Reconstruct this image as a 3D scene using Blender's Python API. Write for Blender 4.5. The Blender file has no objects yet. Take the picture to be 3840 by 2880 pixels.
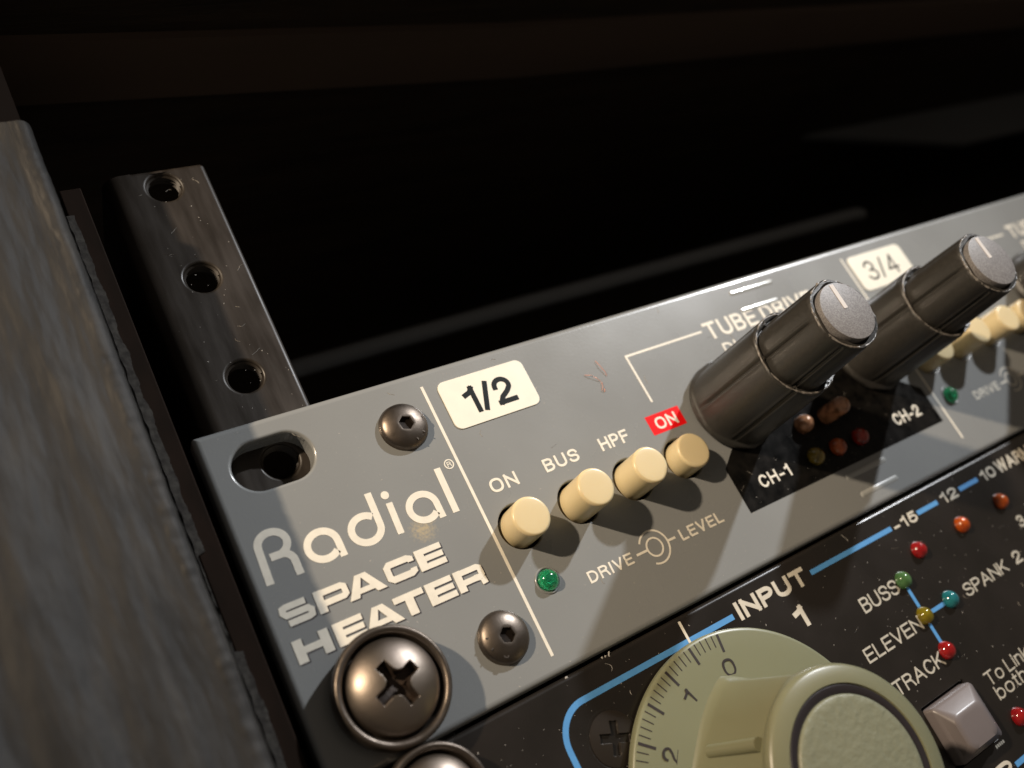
import bpy, bmesh, math, random, os
from mathutils import Vector, Matrix, noise
from mathutils.geometry import tessellate_polygon
random.seed(7)
PI = math.pi
S = bpy.context.scene
MM = 0.001
# Rack coordinates: u to the right, v up, w out of the rack, all in mm.  World: X = u, Y = -w, Z = v.
def W(u, v, w=0.0):
    return Vector((u * MM, -w * MM, v * MM))

# ------------------------------------------------------------------ camera, lamps, exposure
cam = bpy.data.cameras.new("camera")
co = bpy.data.objects.new("camera", cam); S.collection.objects.link(co); S.camera = co
CX = (0.82719772, -0.44524526, 0.3427836)
CY = (-0.26559759, -0.84739634, -0.45975795)
CZ = (0.49517861, 0.28926823, -0.81922038)
ax = [Vector((a[0], -a[2], a[1])).normalized() for a in (CX, tuple(-x for x in CY), tuple(-x for x in CZ))]
M = Matrix((ax[0], ax[1], ax[2])).transposed().to_4x4()
M.translation = W(-20.5515, -43.1933, 105.572)
co.matrix_world = M
cam.sensor_width = 36; cam.lens = 3422.31 / 3840 * 36
cam.clip_start = 0.002; cam.clip_end = 20
cam.dof.use_dof = True; cam.dof.focus_distance = 0.119; cam.dof.aperture_fstop = 17

wd = bpy.data.worlds.new("World"); S.world = wd; wd.use_nodes = True
wd.node_tree.nodes["Background"].inputs[0].default_value = (1.0, 0.84, 0.68, 1)
wd.node_tree.nodes["Background"].inputs[1].default_value = 0.105

T0 = Vector((75, -4, 0))                  # what both lamps are turned towards (rack mm)
def lamp(name, d, dist, power, col, size, cone):
    l = bpy.data.lights.new(name, 'SPOT'); l.energy = power; l.color = col; l.shadow_soft_size = size
    l.spot_size = math.radians(cone); l.spot_blend = 1.0
    o = bpy.data.objects.new(name, l); S.collection.objects.link(o)
    p = Vector(d).normalized() * dist + T0; o.location = W(*p)
    o.rotation_euler = (W(*T0) - o.location).to_track_quat('-Z', 'Y').to_euler()
lamp("warm_lamp", (-1.33, 0.86, 1.0), 600, 18.5, (1.0, 0.80, 0.58), 0.009, 25)
lamp("cool_lamp", (1.30, 0.85, 1.0), 600, 17, (0.95, 0.97, 1.0), 0.009, 25)
S.view_settings.view_transform = 'Standard'; S.view_settings.look = 'None'
S.view_settings.exposure = 0.0; S.view_settings.gamma = 1.0

# ------------------------------------------------------------------ materials
def nodes(name):
    m = bpy.data.materials.new(name); m.use_nodes = True
    nt = m.node_tree; return m, nt, nt.nodes["Principled BSDF"]
def mat(name, col, rough=0.5, metal=0.0, col2=None, scale=900, bump=0.0, bscale=3000, stretch=(1, 1, 1), coat=0.0,
        trans=0.0, ior=1.5, spec=0.5, rvar=0.0, aniso=None, detail=6, sss=0.0):
    m, nt, b = nodes(name)
    b.inputs["Base Color"].default_value = (*col, 1)
    b.inputs["Roughness"].default_value = rough; b.inputs["Metallic"].default_value = metal
    b.inputs["Coat Weight"].default_value = coat; b.inputs["Coat Roughness"].default_value = 0.12
    b.inputs["Transmission Weight"].default_value = trans; b.inputs["IOR"].default_value = ior
    b.inputs["Specular IOR Level"].default_value = spec
    if sss:
        b.inputs["Subsurface Weight"].default_value = sss; b.inputs["Subsurface Radius"].default_value = (1, .8, .5)
        b.inputs["Subsurface Scale"].default_value = 0.0012
    L = nt.links.new
    tc = nt.nodes.new("ShaderNodeTexCoord"); mp = nt.nodes.new("ShaderNodeMapping"); L(tc.outputs["Object"], mp.inputs[0])
    mp.inputs["Scale"].default_value = stretch
    n = nt.nodes.new("ShaderNodeTexNoise"); n.inputs["Scale"].default_value = scale; n.inputs["Detail"].default_value = detail
    L(mp.outputs[0], n.inputs["Vector"])
    if col2:
        r = nt.nodes.new("ShaderNodeMapRange"); r.inputs[1].default_value = 0.35; r.inputs[2].default_value = 0.65
        L(n.outputs[0], r.inputs[0])
        x = nt.nodes.new("ShaderNodeMix"); x.data_type = 'RGBA'; x.inputs["A"].default_value = (*col, 1); x.inputs["B"].default_value = (*col2, 1)
        L(r.outputs[0], x.inputs["Factor"]); L(x.outputs["Result"], b.inputs["Base Color"])
    if rvar:
        r = nt.nodes.new("ShaderNodeMapRange"); r.inputs[1].default_value = 0.3; r.inputs[2].default_value = 0.7
        r.inputs[3].default_value = max(0.02, rough - rvar); r.inputs[4].default_value = rough + rvar
        L(n.outputs[0], r.inputs[0]); L(r.outputs[0], b.inputs["Roughness"])
    if bump:
        n2 = nt.nodes.new("ShaderNodeTexNoise"); n2.inputs["Scale"].default_value = bscale; n2.inputs["Detail"].default_value = 4
        L(mp.outputs[0], n2.inputs["Vector"])
        bp = nt.nodes.new("ShaderNodeBump"); bp.inputs["Strength"].default_value = 1.0; bp.inputs["Distance"].default_value = bump * MM
        L(n2.outputs[0], bp.inputs["Height"]); L(bp.outputs[0], b.inputs["Normal"])
    return m

m_grey = mat("grey_enamel", (.212, .220, .220), .28, col2=(.226, .234, .233), scale=45, bump=.009, bscale=2500, rvar=.045, coat=.35)
def scuff(m, at, rad, col):
    nt = m.node_tree; L = nt.links.new; b = nt.nodes["Principled BSDF"]; src = b.inputs["Base Color"].links[0].from_socket
    tc = nt.nodes.new("ShaderNodeTexCoord"); d = nt.nodes.new("ShaderNodeVectorMath"); d.operation = 'DISTANCE'
    L(tc.outputs["Object"], d.inputs[0]); d.inputs[1].default_value = W(*at)
    r = nt.nodes.new("ShaderNodeMapRange"); r.inputs[1].default_value = rad * MM; r.inputs[2].default_value = 0; L(d.outputs["Value"], r.inputs[0])
    n = nt.nodes.new("ShaderNodeTexNoise"); n.inputs["Scale"].default_value = 2600; n.inputs["Detail"].default_value = 6; L(tc.outputs["Object"], n.inputs["Vector"])
    mu = nt.nodes.new("ShaderNodeMath"); mu.operation = 'MULTIPLY'; L(r.outputs[0], mu.inputs[0]); L(n.outputs[0], mu.inputs[1])
    r2 = nt.nodes.new("ShaderNodeMapRange"); r2.inputs[1].default_value = .22; r2.inputs[2].default_value = .5; r2.inputs[4].default_value = .75; L(mu.outputs[0], r2.inputs[0])
    x = nt.nodes.new("ShaderNodeMix"); x.data_type = 'RGBA'; L(r2.outputs[0], x.inputs["Factor"]); L(src, x.inputs["A"]); x.inputs["B"].default_value = (*col, 1)
    L(x.outputs["Result"], b.inputs["Base Color"])
scuff(m_grey, (21.9, -20.6, 0), 3.4, (.46, .38, .24))
m_black = mat("black_enamel", (.012, .0105, .009), .27, col2=(.016, .013, .011), scale=80, bump=.004, bscale=3000, rvar=.06)
m_blackprint = mat("black_print", (.003, .003, .003), .3, spec=.12, col2=(.010, .009, .008), scale=500, rvar=.05)
m_ink = mat("cream_ink", (.78, .735, .63), .5, col2=(.71, .67, .575), scale=900)
m_ink3 = mat("dimmed_cream_ink", (.60, .56, .47), .5, col2=(.54, .50, .42), scale=900)  # cream ink with the weaker light on the black unit put into its colour
m_ink2 = mat("shaded_cream_ink", (.50, .47, .40), .5, col2=(.42, .40, .34), scale=900)  # cream ink darkened further, for the light fading towards the lower right
m_blue = mat("blue_ink", (.075, .26, .56), .5, col2=(.085, .29, .60), scale=900)
m_red = mat("red_ink", (.78, .004, .006), .6, spec=.15)
m_stick = mat("label_tape", (.80, .77, .66), .42, col2=(.75, .72, .62), scale=500, rvar=.05)
m_text = mat("black_lettering", (.006, .008, .008), .5, spec=.15)
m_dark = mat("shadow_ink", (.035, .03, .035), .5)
m_cream = mat("cream_plastic", (.65, .535, .315), .32, col2=(.675, .56, .335), scale=150, bump=.003, bscale=1200, sss=.15)
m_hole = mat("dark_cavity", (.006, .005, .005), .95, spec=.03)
m_rub = mat("dark_rubber", (.029, .027, .024), .40, col2=(.037, .034, .030), scale=2500, spec=.5, bump=.022, bscale=4500, rvar=.08)
m_rim = mat("worn_rubber_edge", (.26, .24, .22), .35, col2=(.09, .08, .07), scale=1500, bump=.05, bscale=4000)
m_cap = mat("grained_cap", (.12, .11, .108), .5, metal=.0, col2=(.22, .21, .205), scale=5500, bump=.02, bscale=7000, detail=3)
m_capline = mat("cap_line", (.62, .58, .55), .45)
m_bolt = mat("dark_nickel", (.17, .142, .118), .42, metal=1.0, col2=(.13, .108, .09), scale=700, bump=.01, bscale=2500, rvar=.08)
m_socket = mat("socket_shadow", (.02, .015, .012), .5, metal=.8)
m_cup = mat("cup_washer_metal", (.14, .118, .098), .42, metal=.9, col2=(.11, .09, .075), scale=600, bump=.02, bscale=1800, rvar=.1)
m_dome = mat("nickel_screw_head", (.30, .255, .21), .42, metal=1.0, col2=(.24, .20, .17), scale=250, bump=.012, bscale=1500, rvar=.06)
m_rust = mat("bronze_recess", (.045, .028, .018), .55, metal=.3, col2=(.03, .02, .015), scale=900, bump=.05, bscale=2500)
m_bscrew = mat("black_screw", (.035, .028, .022), .38, metal=.5, bump=.01)
m_rail = mat("blackened_steel", (.016, .0125, .0095), .42, metal=.0, spec=.35, col2=(.027, .021, .016), scale=260, bump=.006, bscale=900, stretch=(2, 2, .35), rvar=.1)
m_edge = mat("bright_steel_edge", (.42, .40, .37), .35, metal=.8, col2=(.25, .23, .21), scale=900)
m_dial = mat("shaded_olive_cream", (.185, .192, .120), .36, col2=(.195, .198, .122), scale=40, bump=.004, bscale=900, sss=.2)  # shade over the lower right put into the dial, hub and cap colours
m_hub = mat("shaded_olive_hub", (.175, .176, .108), .34, col2=(.185, .182, .108), scale=60, bump=.004, bscale=900, sss=.2)  # same shade carried in the hub's base colour
m_pad = mat("textured_cap", (.195, .20, .135), .42, bump=.16, bscale=1100)
m_ring = mat("black_ring", (.02, .016, .018), .4, bump=.02)
m_mark = mat("dial_marks", (.03, .024, .024), .45)
m_mauve = mat("mauve_plastic", (.135, .118, .118), .36, col2=(.15, .13, .13), scale=100, bump=.004, bscale=1500)
m_glint = mat("glint_grey", (.36, .37, .36), .16, spec=.8, coat=1.0)  # paler and glossier than the panel, so the ribs show as lamp glare
m_dust = mat("dust", (.36, .34, .31), .8)
m_copper = mat("copper_strand", (.85, .32, .16), .45, metal=.3)

def wood_mat(name, c1, c2, c3, st=(1, 1, .10)):
    m, nt, b = nodes(name); L = nt.links.new
    tc = nt.nodes.new("ShaderNodeTexCoord"); mp = nt.nodes.new("ShaderNodeMapping"); L(tc.outputs["Object"], mp.inputs[0])
    mp.inputs["Scale"].default_value = st
    n = nt.nodes.new("ShaderNodeTexNoise"); n.inputs["Scale"].default_value = 260; n.inputs["Detail"].default_value = 9; n.inputs["Roughness"].default_value = .65
    n.inputs["Distortion"].default_value = .6
    L(mp.outputs[0], n.inputs["Vector"])
    n2 = nt.nodes.new("ShaderNodeTexNoise"); n2.inputs["Scale"].default_value = 1500; n2.inputs["Detail"].default_value = 5
    L(mp.outputs[0], n2.inputs["Vector"])
    r = nt.nodes.new("ShaderNodeValToRGB"); e = r.color_ramp.elements
    e[0].position = .33; e[0].color = (*c1, 1); e[1].position = .70; e[1].color = (*c3, 1)
    k = e.new(.5); k.color = (*c2, 1)
    L(n.outputs[0], r.inputs[0]); L(r.outputs[0], b.inputs["Base Color"])
    b.inputs["Roughness"].default_value = .62; b.inputs['Specular IOR Level'].default_value = .3
    bp = nt.nodes.new("ShaderNodeBump"); bp.inputs["Distance"].default_value = .12 * MM; bp.inputs["Strength"].default_value = 1
    ad = nt.nodes.new("ShaderNodeMath"); ad.operation = 'ADD'; L(n.outputs[0], ad.inputs[0]); L(n2.outputs[0], ad.inputs[1])
    L(ad.outputs[0], bp.inputs["Height"]); L(bp.outputs[0], b.inputs["Normal"])
    return m
m_wood = wood_mat("stained_rough_wood", (.013, .0125, .012), (.024, .0225, .021), (.040, .036, .031), (1, 1, .2))
m_beam = wood_mat("dark_stained_wood", (.012, .008, .005), (.02, .013, .008), (.03, .019, .011), (.1, 1, 1))
m_batten = mat("brown_batten", (.07, .045, .03), .7, col2=(.055, .036, .024), scale=60, stretch=(.1, 1, 1))
m_strip = mat("brown_board_edge", (.017, .0095, .006), .8, spec=.1, col2=(.011, .0065, .004), scale=400, stretch=(1, 1, .3))
m_fray = mat("frayed_grey_edge", (.045, .041, .035), .9, col2=(.016, .013, .011), scale=1200, bump=.1, bscale=1500)
m_sheet = mat("pale_grey_sheet", (.10, .104, .108), .6, spec=.2, col2=(.09, .094, .098), scale=15)
m_board = mat("dark_grey_bar_paint", (.20, .21, .22), .7, spec=.3, col2=(.18, .19, .20), scale=15)

def led_mat(name, col, deep, tr=.25):
    m, nt, b = nodes(name); L = nt.links.new
    b.inputs["Roughness"].default_value = .10; b.inputs["Coat Weight"].default_value = .6; b.inputs["Coat Roughness"].default_value = .05
    b.inputs["IOR"].default_value = 1.5; b.inputs["Transmission Weight"].default_value = tr
    tc = nt.nodes.new("ShaderNodeTexCoord")
    n = nt.nodes.new("ShaderNodeTexNoise"); n.inputs["Scale"].default_value = 900; n.inputs["Detail"].default_value = 2
    L(tc.outputs["Object"], n.inputs["Vector"])
    x = nt.nodes.new("ShaderNodeMix"); x.data_type = 'RGBA'; x.inputs["A"].default_value = (*deep, 1); x.inputs["B"].default_value = (*col, 1)
    r = nt.nodes.new("ShaderNodeMapRange"); r.inputs[1].default_value = .35; r.inputs[2].default_value = .6
    L(n.outputs[0], r.inputs[0]); L(r.outputs[0], x.inputs["Factor"]); L(x.outputs["Result"], b.inputs["Base Color"])
    return m
l_green = led_mat("green_lens", (.03, .62, .26), (.01, .40, .17), .85)
l_pgreen = led_mat("pale_green_lens", (.09, .20, .07), (.06, .15, .05))
l_teal = led_mat("teal_lens", (.02, .20, .23), (.012, .14, .17))
l_yellow = led_mat("yellow_lens", (.22, .17, .008), (.16, .12, .005))
l_red = led_mat("red_lens", (.36, .012, .012), (.24, .005, .008))
l_orange = led_mat("orange_lens", (.48, .085, .006), (.36, .05, .004))
l_dred = led_mat("dark_red_lens", (.60, .03, .012), (.25, .012, .005), .45)
l_dorange = led_mat("dark_orange_lens", (.85, .17, .02), (.4, .06, .01), .45)
l_olive = led_mat("olive_lens", (.45, .32, .03), (.2, .14, .015), .45)
l_amber = led_mat("amber_lens", (.85, .42, .22), (.35, .16, .08), .45)

# ------------------------------------------------------------------ mesh helpers
def link(o, parent=None):
    S.collection.objects.link(o)
    if parent is not None: o.parent = parent
    return o
def mesh_obj(name, verts, faces, m, parent=None, smooth=None, origin=(0, 0, 0), flat_from=None):
    """verts in rack mm; origin in rack mm = where the parent thing stands"""
    me = bpy.data.meshes.new(name)
    ou, ov, ow = origin
    me.from_pydata([W(a - ou, b - ov, c - ow) for a, b, c in verts], [], faces)
    bm = bmesh.new(); bm.from_mesh(me)
    bmesh.ops.recalc_face_normals(bm, faces=bm.faces); bm.to_mesh(me); bm.free()
    if isinstance(m, (list, tuple)):
        for q in m: me.materials.append(q)
    else: me.materials.append(m)
    if smooth is not None:
        me.shade_smooth(); me.set_sharp_from_angle(angle=math.radians(smooth))
    return link(bpy.data.objects.new(name, me), parent)
def thing(name, label, cat, at, group=None):
    o = link(bpy.data.objects.new(name, None)); o.empty_display_size = .003
    o.location = W(*at); o["label"] = label; o["category"] = cat
    if group: o["group"] = group
    return o
def rrect(u0, u1, v0, v1, r, n=6, d=0.0):
    """rounded rectangle loop, grown by d"""
    u0, u1 = min(u0, u1) - d, max(u0, u1) + d; v0, v1 = min(v0, v1) - d, max(v0, v1) + d
    r = max(r + d, .001); pts = []
    for cx, cy, a0 in ((u1 - r, v1 - r, 0), (u0 + r, v1 - r, 90), (u0 + r, v0 + r, 180), (u1 - r, v0 + r, 270)):
        for i in range(n + 1):
            a = math.radians(a0 + 90 * i / n); pts.append((cx + r * math.cos(a), cy + r * math.sin(a)))
    return pts
def circ(cu, cv, r, n=40):
    return [(cu + r * math.cos(2 * PI * i / n), cv + r * math.sin(2 * PI * i / n)) for i in range(n)]
def plate(name, outline, holes, w1, w0, b, m, parent, origin, bo=None):
    """outline(d), holes [h(d)]: loops grown by d.  Front at w1, back at w0, edges rounded by b."""
    verts, faces, sm = [], [], []
    st = [(1 - math.cos(a), 1 - math.sin(a)) for a in [PI / 2 * k / 5 for k in range(6)]]  # from side to face
    loops = []
    def stages(fn, sign, bb):
        rings = []
        for k in range(5, -1, -1):     # face first
            a = PI / 2 * k / 5
            rings.append((sign * bb * (1 - math.cos(a)), w1 - bb * (1 - math.sin(a))))
        rings.append((0, w0))
        idx = []
        for d, w in rings:
            L = fn(d); i0 = len(verts); verts.extend((p[0], p[1], w) for p in L); idx.append((i0, len(L)))
        for j in range(len(idx) - 1):
            (a, n), (c, _) = idx[j], idx[j + 1]
            for i in range(n):
                faces.append((a + i, a + (i + 1) % n, c + (i + 1) % n, c + i)); sm.append(j < 5)
        return idx[0], idx[-1]
    ends = [stages(outline, -1, b if bo is None else bo)] + [stages(h, +1, b) for h in holes]
    for which in (0, 1):
        polys = [[Vector((verts[i][0], verts[i][1], 0)) for i in range(e[which][0], e[which][0] + e[which][1])] for e in ends]
        flat = [i for e in ends for i in range(e[which][0], e[which][0] + e[which][1])]
        for t in tessellate_polygon(polys):
            faces.append(tuple(flat[i] for i in t)); sm.append(False)
    o = mesh_obj(name, verts, faces, m, parent, origin=origin)
    me = o.data
    if len(me.polygons) == len(sm):
        me.polygons.foreach_set("use_smooth", sm)
    return o
def lathe(name, prof, m, parent, c, origin, n=64, rad=None, smooth=35, close_top=True, close_bot=False, jit=None):
    """prof = [(r, w)] from bottom outside to the top centre"""
    verts, faces = [], []
    for r, w in prof:
        for i in range(n):
            t = 2 * PI * i / n
            rr = rad(r, w, t) if rad else r
            ww = w + (jit(r, w, t) if jit else 0)
            verts.append((c[0] + rr * math.cos(t), c[1] + rr * math.sin(t), c[2] + ww))
    for j in range(len(prof) - 1):
        for i in range(n):
            faces.append((j * n + i, j * n + (i + 1) % n, (j + 1) * n + (i + 1) % n, (j + 1) * n + i))
    if close_top: faces.append(tuple((len(prof) - 1) * n + i for i in range(n)))
    if close_bot: faces.append(tuple(reversed(range(n))))
    return mesh_obj(name, verts, faces, m, parent, smooth, origin)
def prism(name, loops, w0, w1, m, parent, origin):
    """flat print: 2D loops extruded; loops is a list of simple polygons, each its own solid"""
    verts, faces = [], []
    for q, L in enumerate(loops):                              # crossing strokes end a hair above one another
        n = len(L); a = len(verts); e = (q % 9) * .0013
        verts += [(p[0], p[1], w0 - e) for p in L] + [(p[0], p[1], w1 + e) for p in L]
        for i in range(n): faces.append((a + i, a + (i + 1) % n, a + n + (i + 1) % n, a + n + i))
        for t in tessellate_polygon([[Vector((p[0], p[1], 0)) for p in L]]):
            faces.append(tuple(a + n + i for i in t)); faces.append(tuple(a + i for i in reversed(t)))
    return mesh_obj(name, verts, faces, m, parent, origin=origin)
def stroke(pts, wd, closed=False):
    """polygon loop round a polyline of even width, mitred; butt ends"""
    P = [Vector(p) for p in pts]; n = len(P); L, R = [], []
    for i in range(n):
        a = P[i - 1] if (i > 0 or closed) else None; b = P[(i + 1) % n] if (i < n - 1 or closed) else None
        d1 = (P[i] - a).normalized() if a is not None else None
        d2 = (b - P[i]).normalized() if b is not None else None
        if d1 is None: d1 = d2
        if d2 is None: d2 = d1
        n1 = Vector((-d1.y, d1.x)); n2 = Vector((-d2.y, d2.x)); mm = (n1 + n2)
        mm = mm.normalized() if mm.length > 1e-6 else n1
        k = 1 / max(.35, mm.dot(n1))
        L.append(P[i] + mm * wd / 2 * k); R.append(P[i] - mm * wd / 2 * k)
    if closed: return [[tuple(L[i]), tuple(L[(i + 1) % n]), tuple(R[(i + 1) % n]), tuple(R[i])] for i in range(n)]
    return [[tuple(p) for p in L] + [tuple(p) for p in reversed(R)]]
def arc(cx, cy, rx, ry, a0, a1, n=16):
    return [(cx + rx * math.cos(math.radians(a0 + (a1 - a0) * i / n)), cy + ry * math.sin(math.radians(a0 + (a1 - a0) * i / n))) for i in range(n + 1)]

# a plain grotesque alphabet as centre lines: height 1, own widths
def _a(cx, cy, rx, ry, a0, a1, n=12): return arc(cx, cy, rx, ry, a0, a1, n)
def _o(w, n=28): return [('c', [(w / 2 + w / 2 * math.copysign(abs(math.cos(t)) ** .82, math.cos(t)), .5 + .5 * math.copysign(abs(math.sin(t)) ** .82, math.sin(t))) for t in [2 * PI * i / n for i in range(n)]])]
_S = [(.62, .76)] + _a(.33, .76, .29, .24, 20, 90, 5)[1:] + _a(.30, .76, .26, .24, 90, 262, 9) + _a(.34, .26, .29, .26, 75, -90, 10) + _a(.30, .26, .28, .26, -90, -172, 6)
GL = {
 'O': (.74, _o(.74)), '0': (.58, _o(.58)), 'o': (.56, [('c', [(x, y * .72) for x, y in _o(.56)[0][1]])]),
 'N': (.66, [[(0, 0), (0, 1)], [(.0, .98), (.66, .02)], [(.66, 0), (.66, 1)]]),
 'B': (.60, [[(0, 0), (0, 1)], [(0, 1), (.32, 1)] + _a(.32, .765, .24, .235, 85, -85, 8) + [(.30, .53), (0, .53)], [(.3, .53)] + _a(.33, .265, .27, .265, 85, -90, 8) + [(0, 0)]]),
 'U': (.64, [[(0, 1), (0, .34)] + _a(.32, .32, .32, .32, 185, 355, 12) + [(.64, .34), (.64, 1)]]),
 'S': (.62, [_S]),
 'H': (.64, [[(0, 0), (0, 1)], [(.64, 0), (.64, 1)], [(0, .52), (.64, .52)]]),
 'P': (.58, [[(0, 0), (0, 1)], [(0, 1), (.32, 1)] + _a(.32, .735, .26, .265, 85, -85, 9) + [(.3, .47), (0, .47)]]),
 'F': (.52, [[(0, 0), (0, 1)], [(0, 1), (.52, 1)], [(0, .52), (.46, .52)]]),
 'D': (.64, [[(0, 0), (0, 1)], [(0, 1), (.26, 1)] + _a(.24, .5, .40, .5, 85, -85, 14) + [(.26, 0), (0, 0)]]),
 'R': (.62, [[(0, 0), (0, 1)], [(0, 1), (.34, 1)] + _a(.32, .755, .26, .245, 85, -85, 9) + [(.3, .51), (0, .51)], [(.34, .51), (.50, .42), (.57, .2), (.62, 0)]]),
 'I': (.0, [[(0, 0), (0, 1)]]), 'V': (.66, [[(0, 1), (.33, 0)], [(.33, 0), (.66, 1)]]),
 'E': (.54, [[(0, 0), (0, 1)], [(0, 1), (.54, 1)], [(0, .52), (.50, .52)], [(0, 0), (.54, 0)]]),
 'L': (.50, [[(0, 0), (0, 1)], [(0, 0), (.50, 0)]]), 'T': (.64, [[(0, 1), (.64, 1)], [(.32, 1), (.32, 0)]]),
 'C': (.68, [[(.64, .78)] + _a(.36, .5, .33, .5, 46, 314, 22) + [(.64, .22)]]),
 'A': (.72, [[(0, 0), (.36, 1)], [(.36, 1), (.72, 0)], [(.14, .33), (.58, .33)]]),
 'K': (.64, [[(0, 0), (0, 1)], [(0, .36), (.60, 1)], [(.22, .58), (.64, 0)]]),
 'W': (.98, [[(0, 1), (.24, 0)], [(.24, 0), (.49, 1)], [(.49, 1), (.74, 0)], [(.74, 0), (.98, 1)]]),
 'M': (.80, [[(0, 0), (0, 1)], [(0, 1), (.40, .05)], [(.40, .05), (.80, 1)], [(.80, 1), (.80, 0)]]),
 'Y': (.64, [[(0, 1), (.32, .45)], [(.64, 1), (.32, .45)], [(.32, .47), (.32, 0)]]),
 '-': (.34, [[(0, .36), (.34, .36)]]), '/': (.32, [[(0, -.02), (.32, 1.02)]]), ' ': (.22, []),
 '1': (.28, [[(.28, 0), (.28, 1)], [(.29, .99), (.20, .84), (0, .76)]]),
 '2': (.58, [[(.02, .70)] + _a(.29, .71, .27, .29, 170, -28, 14) + [(.40, .42), (.14, .22), (.02, 0)], [(.0, 0), (.58, 0)]]),
 '3': (.58, [_a(.28, .755, .25, .245, 170, -80, 12) + [(.24, .52)], [(.24, .52)] + _a(.28, .265, .29, .265, 80, -165, 14)]),
 '4': (.60, [[(.44, 0), (.44, 1)], [(.44, 1), (0, .28)], [(0, .28), (.60, .28)]]),
 '5': (.58, [[(.52, 1), (.12, 1)], [(.12, 1), (.06, .50)], [(.06, .50)] + _a(.29, .33, .28, .33, 110, -160, 16)]),
 '6': (.58, [[(.54, .80)] + _a(.30, .62, .27, .38, 40, 180, 10) + [(.02, .34)], ('c', _a(.29, .31, .27, .31, 0, 345, 20))]),
 'i': (.0, [[(0, 0), (0, .70)], [(0, .88), (0, 1.0)]]),
 'n': (.46, [[(0, 0), (0, .72)], [(0, .5)] + _a(.23, .49, .23, .23, 160, 0, 9) + [(.46, 0)]]),
 'k': (.46, [[(0, 0), (0, 1)], [(0, .26), (.42, .72)], [(.16, .44), (.46, 0)]]),
 't': (.28, [[(.12, .95), (.12, .14), (.2, 0), (.28, 0)], [(0, .72), (.28, .72)]]),
 'h': (.46, [[(0, 0), (0, 1)], [(0, .5)] + _a(.23, .49, .23, .23, 160, 0, 9) + [(.46, 0)]]),
 'b': (.54, [[(0, 0), (0, 1)], ('c', _a(.27, .36, .27, .36, 0, 345, 20))]),
}
def lettering(txt, box, m, parent, origin, w0=-.01, w1=.035, bold=.15, space=.34, name="lettering", rot=0.0):
    """txt drawn in strokes bold x cap height wide, fitted to box (u0, u1, vtop, vbottom), turned by rot about its centre"""
    u0, u1, vt, vb = box; H = vt - vb; sw = bold * H
    x, items = 0.0, []
    for ch in txt:
        g = GL[ch]
        for st in g[1]: items.append((x, st))
        x += g[0] + (space if ch != ' ' else 0.05)
    Wd = x - space
    kx = (u1 - u0 - sw) / max(Wd, .01) if Wd > .01 else 1; ky = H - sw
    uc, vc = (u0 + u1) / 2, (vt + vb) / 2; c, s_ = math.cos(rot), math.sin(rot); loops = []
    for off, st in items:
        closed = isinstance(st, tuple); P = st[1] if closed else st
        Q = [(u0 + sw / 2 + (off + p[0]) * kx, vb + sw / 2 + p[1] * ky) for p in P]
        if not closed:                                    # square ends
            def ext(a, b):
                d = Vector((a[0] - b[0], a[1] - b[1])); d = d.normalized() * sw * .5 if d.length > 0 else d; return (a[0] + d.x, a[1] + d.y)
            Q = [ext(Q[0], Q[1])] + Q[1:-1] + [ext(Q[-1], Q[-2])]
        for L in stroke(Q, sw, closed):
            loops.append([(uc + (a - uc) * c - (b - vc) * s_, vc + (a - uc) * s_ + (b - vc) * c) for a, b in L])
    return prism(name, loops, w0, w1, m, parent, origin)
def tube(name, pts, r, m, parent, origin, n=6):
    verts, faces = [], []
    P = [Vector(p) for p in pts]
    for i, p in enumerate(P):
        d = (P[min(i + 1, len(P) - 1)] - P[max(i - 1, 0)]).normalized()
        a = d.orthogonal().normalized(); b = d.cross(a)
        for k in range(n):
            t = 2 * PI * k / n; verts.append(tuple(p + (a * math.cos(t) + b * math.sin(t)) * r))
    for i in range(len(P) - 1):
        for k in range(n):
            faces.append((i * n + k, i * n + (k + 1) % n, (i + 1) * n + (k + 1) % n, (i + 1) * n + k))
    faces += [tuple(range(n)), tuple((len(P) - 1) * n + k for k in reversed(range(n)))]
    return mesh_obj(name, verts, faces, m, parent, 60, origin)
def box(name, u0, u1, v0, v1, w0, w1, m, parent, origin, r=.5):
    return plate(name, lambda d: rrect(u0, u1, v0, v1, max(r, .01), 3, d), [], w1, w0, r, m, parent, origin)

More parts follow.
